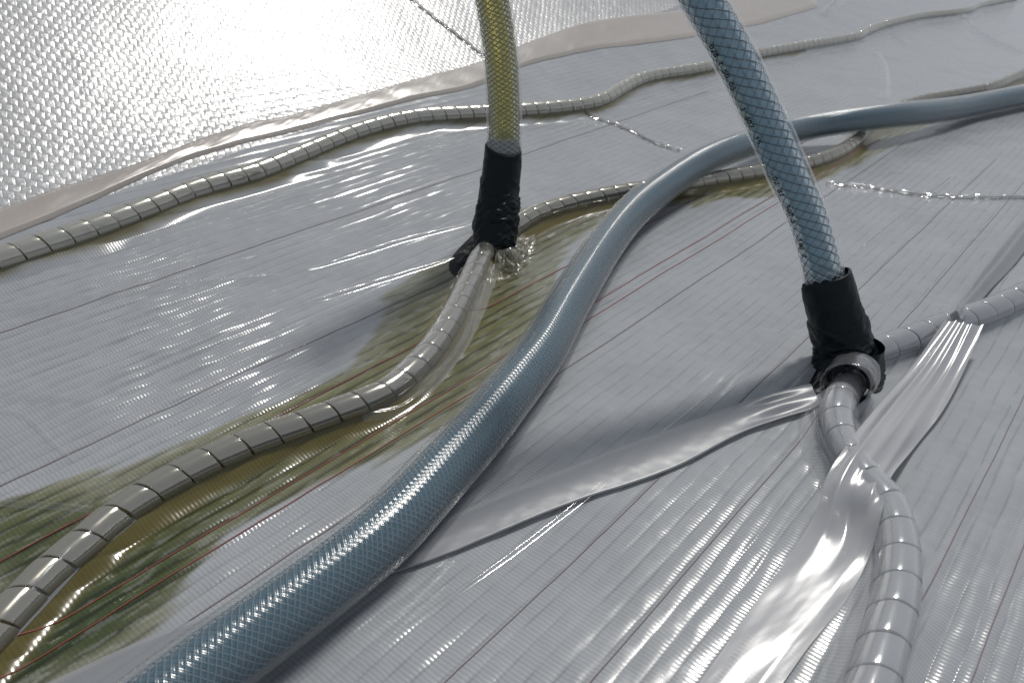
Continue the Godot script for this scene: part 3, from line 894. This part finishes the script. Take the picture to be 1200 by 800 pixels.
func right_joint() -> void:
	var p := smooth(PackedVector3Array([Vector3(0.1608, -0.0072, -0.3200), Vector3(0.1583, 0.0072, -0.3290), Vector3(0.1533, 0.0212, -0.3330), Vector3(0.1485, 0.0331, -0.3360), Vector3(0.1454, 0.0422, -0.3380)]), 0.0015)
	var t := thing("tape_joint", "smooth black tape sleeve flaring over the tee below the hanging blue hose", "tape joint", p[0])
	wrap_band(t, p, 0.0, 0.42, 0.0168, 0.0138, 0.05, 0.15, 6.0)
	wrap_band(t, p, 0.22, 0.66, 0.0140, 0.0128, 0.09, 0.11, 9.0)
	wrap_band(t, p, 0.35, 1.0, 0.0130, 0.0116, 0.08, 0.06, 7.0)
	skirt(t, "tape_tail", p[0] + Vector3(0, 0.016, 0), 0.0105, PackedVector3Array([Vector3(0.1477, 0.0010, -0.3276), Vector3(0.1372, 0.0010, -0.3107), Vector3(0.1331, 0.0010, -0.3027), Vector3(0.1367, 0.0010, -0.2999), Vector3(0.1438, 0.0010, -0.3048)]), M.black_tape, 0.001, 5.0)
	skirt(t, "tape_tail", p[0] + Vector3(0, 0.022, 0), 0.0105, PackedVector3Array([Vector3(0.1593, 0.0010, -0.3048), Vector3(0.1597, 0.0010, -0.2999), Vector3(0.1678, 0.0010, -0.3048), Vector3(0.1731, 0.0010, -0.3159), Vector3(0.1762, 0.0010, -0.3316), Vector3(0.1779, 0.0010, -0.3442)]), M.black_tape, 0.001, 15.0)
	# open clear sleeve through which the lower spiral tube enters
	var q := smooth(PackedVector3Array([Vector3(0.1439, 0.0125, -0.2895), Vector3(0.1484, 0.0110, -0.2968), Vector3(0.1534, 0.0095, -0.3042)]), 0.0012)
	var s := thing("clear_sleeve", "short clear plastic sleeve with dark open mouth, under the slanting blue hose's tape", "sleeve", q[0])
	part("sleeve_wall", tube_mesh(q, func(u: float, a: float) -> float: return 0.0106 * (1.0 + 0.06 * sin(2.0 * a + 0.6) + 0.07 * fine.get_noise_3d(cos(a) * 1.4, sin(a) * 1.4, u * 1.5)), 48), M.sleeve, s)
	part("sleeve_bore", tube_mesh(q, func(_u: float, _a: float) -> float: return 0.0093, 40), M.dark_inside, s)
	var v := PackedVector3Array()
	var f := frames(q)
	var ax := (q[0] - q[1]).normalized()
	for j in 9:
		var b := PI * j / 8.0
		for i in 49:
			var a := TAU * i / 48.0
			v.append(q[0] + (f[0][0] * cos(a) + f[0][1] * sin(a)) * (0.0102 * (1.0 + 0.06 * sin(2.0 * a + 0.6) + 0.07 * fine.get_noise_3d(cos(a) * 1.4, sin(a) * 1.4, 0.0)) + 0.0004 * cos(b)) + ax * 0.0004 * sin(b))
	part("rim", grid_mesh(v, 49, 9), M.sleeve, s)

# ======================================================== loose film
func sheet(called: String, label: String, a: PackedVector3Array, b: PackedVector3Array, arch: Callable, m: Material, rows: int, cols: int, jitter := 0.00012) -> MeshInstance3D:
	# a folded band of film between two edges; arch(u along, w across) lifts it off the fabric; it has an upper and an under leaf joined at a rounded fold
	var ea := smooth(a, 0.002)
	var eb := smooth(b, 0.002)
	var v := PackedVector3Array()
	for j in rows:
		var u := float(j) / (rows - 1)
		var fa := u * (ea.size() - 1)
		var fb := u * (eb.size() - 1)
		var p := ea[int(fa)].lerp(ea[mini(int(fa) + 1, ea.size() - 1)], fa - int(fa))
		var q := eb[int(fb)].lerp(eb[mini(int(fb) + 1, eb.size() - 1)], fb - int(fb))
		for i in cols:
			var w := float(i) / (cols - 1)
			var x := p.lerp(q, w)
			x.y = maxf(x.y, ground_y(x.x, x.z) + 0.0006) + arch.call(u, w) + jitter * fine.get_noise_2d(u * 30.0, w * 3.0)
			v.append(x)
		for i in 3:                                    # the under leaf
			var w := 1.0 - 0.12 * (i + 0.3)
			var x := p.lerp(q, w)
			x.y = maxf(x.y + arch.call(u, w) - 0.0009 - 0.0004 * i, ground_y(x.x, x.z) + 0.0003)
			v.append(x)
	var o := part(called, grid_mesh(v, cols + 3, rows), m, self)
	o.set_meta("label", label)
	o.set_meta("category", "film pleat")
	return o

func creased(called: String, label: String, lines: Array) -> void:
	# film folded along sharp lines: each line runs the length of the pleat, and flat facets lie between neighbours
	var rows := 150
	var per := 6
	var curves := []
	for l in lines:
		curves.append(smooth(l, 0.0015))
	var v := PackedVector3Array()
	for j in rows:
		var u := float(j) / (rows - 1)
		var row := []
		for c in curves:
			var k: float = u * (c.size() - 1)
			row.append(c[int(k)].lerp(c[mini(int(k) + 1, c.size() - 1)], k - int(k)))
		for e in row.size() - 1:
			for i in per:
				var w := float(i) / per
				var q: Vector3 = row[e].lerp(row[e + 1], w)
				q.y -= 0.0010 * sin(PI * w) * (1.0 - smoothstep(0.5, 0.62, u))               # slack between the creases
				q.y += 0.0001 * fine.get_noise_2d(u * 10.0, (e + w) * 0.9)
				q.y = maxf(q.y, ground_y(q.x, q.z) + 0.0005)
				v.append(q)
		v.append(row[row.size() - 1])
	var o := part(called, grid_mesh(v, per * (lines.size() - 1) + 1, rows), M.pleat_bright, self)
	o.set_meta("label", label)
	o.set_meta("category", "film pleat")

func bump(x: float, at: float, wd: float) -> float:
	return exp(-pow((x - at) / wd, 2.0))

func pleats() -> void:
	sheet("film_pleat", "long flat grey film pleat running under the lying blue hose", PackedVector3Array([Vector3(0.1344, 0.0040, -0.3037), Vector3(0.1145, 0.0012, -0.2995), Vector3(0.0969, 0.0012, -0.2900), Vector3(0.0719, 0.0012, -0.2758), Vector3(0.0486, 0.0012, -0.2626), Vector3(0.0268, 0.0012, -0.2497), Vector3(0.0065, 0.0012, -0.2377), Vector3(-0.0125, 0.0012, -0.2256), Vector3(-0.0300, 0.0012, -0.2125), Vector3(-0.0489, 0.0012, -0.1992), Vector3(-0.0742, 0.0012, -0.1855), Vector3(-0.0905, 0.0012, -0.1763), Vector3(-0.1119, 0.0012, -0.1636), Vector3(-0.1339, 0.0012, -0.1475)]), PackedVector3Array([Vector3(0.1332, 0.0030, -0.2860), Vector3(0.1183, 0.0012, -0.2808), Vector3(0.0955, 0.0012, -0.2697), Vector3(0.0668, 0.0012, -0.2486), Vector3(0.0452, 0.0012, -0.2367), Vector3(0.0317, 0.0012, -0.2308), Vector3(0.0123, 0.0012, -0.2205), Vector3(-0.0059, 0.0012, -0.2095), Vector3(-0.0230, 0.0012, -0.1992), Vector3(-0.0418, 0.0012, -0.1899), Vector3(-0.0592, 0.0012, -0.1794), Vector3(-0.0770, 0.0012, -0.1661), Vector3(-0.0976, 0.0012, -0.1526), Vector3(-0.1156, 0.0012, -0.1390)]),
		func(u: float, w: float) -> float:
			return 0.0003 + 0.0011 * bump(w, 0.55, 0.4) * (0.5 + 0.5 * sin(PI * clampf(u * 1.3, 0.0, 1.0))) * (1.0 - w * 0.3) + 0.0010 * bump(u, 0.06, 0.05) * sin(w * 14.0), M.pleat, 150, 16)
	creased("film_pleat", "wide creased shiny film pleat lying over the lower spiral tube beside the right tape joint", [PackedVector3Array([Vector3(0.2121, 0.0150, -0.3457), Vector3(0.1858, 0.0060, -0.3168), Vector3(0.1601, 0.0050, -0.2883), Vector3(0.1311, 0.0130, -0.2504), Vector3(0.1160, 0.0100, -0.2318), Vector3(0.1082, 0.0040, -0.2182), Vector3(0.0989, 0.0012, -0.2065), Vector3(0.0812, 0.0010, -0.1850), Vector3(0.0663, 0.0010, -0.1663), Vector3(0.0531, 0.0010, -0.1499), Vector3(0.0386, 0.0010, -0.1317)]), PackedVector3Array([Vector3(0.2165, 0.0155, -0.3439), Vector3(0.1898, 0.0075, -0.3143), Vector3(0.1643, 0.0070, -0.2852), Vector3(0.1346, 0.0145, -0.2467), Vector3(0.1187, 0.0125, -0.2267), Vector3(0.1115, 0.0065, -0.2136), Vector3(0.1059, 0.0030, -0.2054), Vector3(0.0880, 0.0013, -0.1840), Vector3(0.0721, 0.0014, -0.1653), Vector3(0.0582, 0.0014, -0.1490), Vector3(0.0434, 0.0014, -0.1311)]), PackedVector3Array([Vector3(0.2191, 0.0157, -0.3417), Vector3(0.1953, 0.0075, -0.3128), Vector3(0.1702, 0.0065, -0.2833), Vector3(0.1403, 0.0130, -0.2455), Vector3(0.1238, 0.0115, -0.2251), Vector3(0.1184, 0.0045, -0.2149), Vector3(0.1126, 0.0025, -0.2027), Vector3(0.0960, 0.0016, -0.1837), Vector3(0.0786, 0.0016, -0.1649), Vector3(0.0640, 0.0012, -0.1489), Vector3(0.0488, 0.0012, -0.1310)]), PackedVector3Array([Vector3(0.2226, 0.0155, -0.3403), Vector3(0.2011, 0.0065, -0.3129), Vector3(0.1762, 0.0050, -0.2830), Vector3(0.1479, 0.0085, -0.2472), Vector3(0.1278, 0.0135, -0.2208), Vector3(0.1218, 0.0080, -0.2101), Vector3(0.1163, 0.0040, -0.1995), Vector3(0.1014, 0.0018, -0.1821), Vector3(0.0840, 0.0016, -0.1642), Vector3(0.0690, 0.0016, -0.1483), Vector3(0.0535, 0.0016, -0.1305)]), PackedVector3Array([Vector3(0.2294, 0.0140, -0.3423), Vector3(0.2072, 0.0060, -0.3122), Vector3(0.1850, 0.0035, -0.2839), Vector3(0.1616, 0.0025, -0.2585), Vector3(0.1388, 0.0095, -0.2305), Vector3(0.1264, 0.0125, -0.2093), Vector3(0.1202, 0.0050, -0.1984), Vector3(0.1067, 0.0012, -0.1812), Vector3(0.0889, 0.0010, -0.1632), Vector3(0.0747, 0.0010, -0.1477), Vector3(0.0586, 0.0010, -0.1307)])])
	sheet("film_pleat", "narrow dark grey film pleat rising to the far right behind the short spiral tube", PackedVector3Array([Vector3(0.3898, 0.0010, -0.5612), Vector3(0.3465, 0.0010, -0.5138), Vector3(0.2992, 0.0010, -0.4574), Vector3(0.2544, 0.0010, -0.4026), Vector3(0.2183, 0.0120, -0.3533)]), PackedVector3Array([Vector3(0.4091, 0.0010, -0.5518), Vector3(0.3529, 0.0010, -0.4979), Vector3(0.3027, 0.0010, -0.4417), Vector3(0.2600, 0.0010, -0.3950), Vector3(0.2191, 0.0140, -0.3440)]),
		func(u: float, w: float) -> float:
			return 0.0010 + 0.0035 * bump(w, 0.45, 0.3) + 0.0008 * sin(u * 9.0), M.pleat, 70, 12)
	for s in [[PackedVector3Array([Vector3(-0.1142, 0.0132, -0.4069), Vector3(-0.0675, 0.0120, -0.4526), Vector3(-0.0249, 0.0104, -0.4888)]), 0.0022, 0.002], [PackedVector3Array([Vector3(-0.1286, 0.0095, -0.3545), Vector3(-0.0920, 0.0084, -0.3872), Vector3(-0.0631, 0.0077, -0.4143), Vector3(-0.0346, 0.0070, -0.4394)]), 0.0022, 0.0018], [PackedVector3Array([Vector3(-0.0632, 0.0004, -0.2775), Vector3(-0.0480, 0.0002, -0.2861), Vector3(-0.0374, 0.0003, -0.3037), Vector3(-0.0293, 0.0006, -0.3259), Vector3(-0.0223, 0.0010, -0.3503), Vector3(-0.0193, 0.0021, -0.3824), Vector3(-0.0164, 0.0033, -0.4089)]), 0.0022, 0.0024], [PackedVector3Array([Vector3(-0.0313, 0.0000, -0.1704), Vector3(0.0000, 0.0000, -0.2020), Vector3(0.0474, 0.0000, -0.2529), Vector3(0.1148, 0.0000, -0.3293), Vector3(0.1535, 0.0000, -0.3736)]), 0.0016, 0.0012], [PackedVector3Array([Vector3(0.0219, 0.0048, -0.4791), Vector3(0.0520, 0.0045, -0.5109), Vector3(0.0844, 0.0037, -0.5369), Vector3(0.1236, 0.0021, -0.5525)]), 0.004, 0.003], [PackedVector3Array([Vector3(0.2129, 0.0000, -0.4598), Vector3(0.2634, 0.0000, -0.5164), Vector3(0.3578, 0.0000, -0.6263)]), 0.003, 0.0016], [PackedVector3Array([Vector3(-0.1443, 0.0188, -0.4155), Vector3(-0.1788, 0.0195, -0.3796), Vector3(-0.2017, 0.0209, -0.3614)]), 0.0016, 0.001], [PackedVector3Array([Vector3(0.1495, 0.0000, -0.2762), Vector3(0.1666, 0.0000, -0.2958), Vector3(0.1930, 0.0000, -0.3253)]), 0.002, 0.0016]]:
		ridge(s[0], s[1], s[2], "film_crest", bed, M.wrinkle)
	var o := ridge(PackedVector3Array([Vector3(-0.1513, 0.0002, -0.1563), Vector3(-0.1487, 0.0002, -0.1654), Vector3(-0.1465, 0.0004, -0.1761), Vector3(-0.1439, 0.0006, -0.1872), Vector3(-0.1412, 0.0007, -0.1965), Vector3(-0.1376, 0.0008, -0.2045), Vector3(-0.1331, 0.0009, -0.2149)]), 0.0030, 0.0052, "film_pleat", self, M.pleat)
	o.set_meta("label", "thin pinched crest of film beside the near end of the brown spiral tube")
	o.set_meta("category", "film pleat")
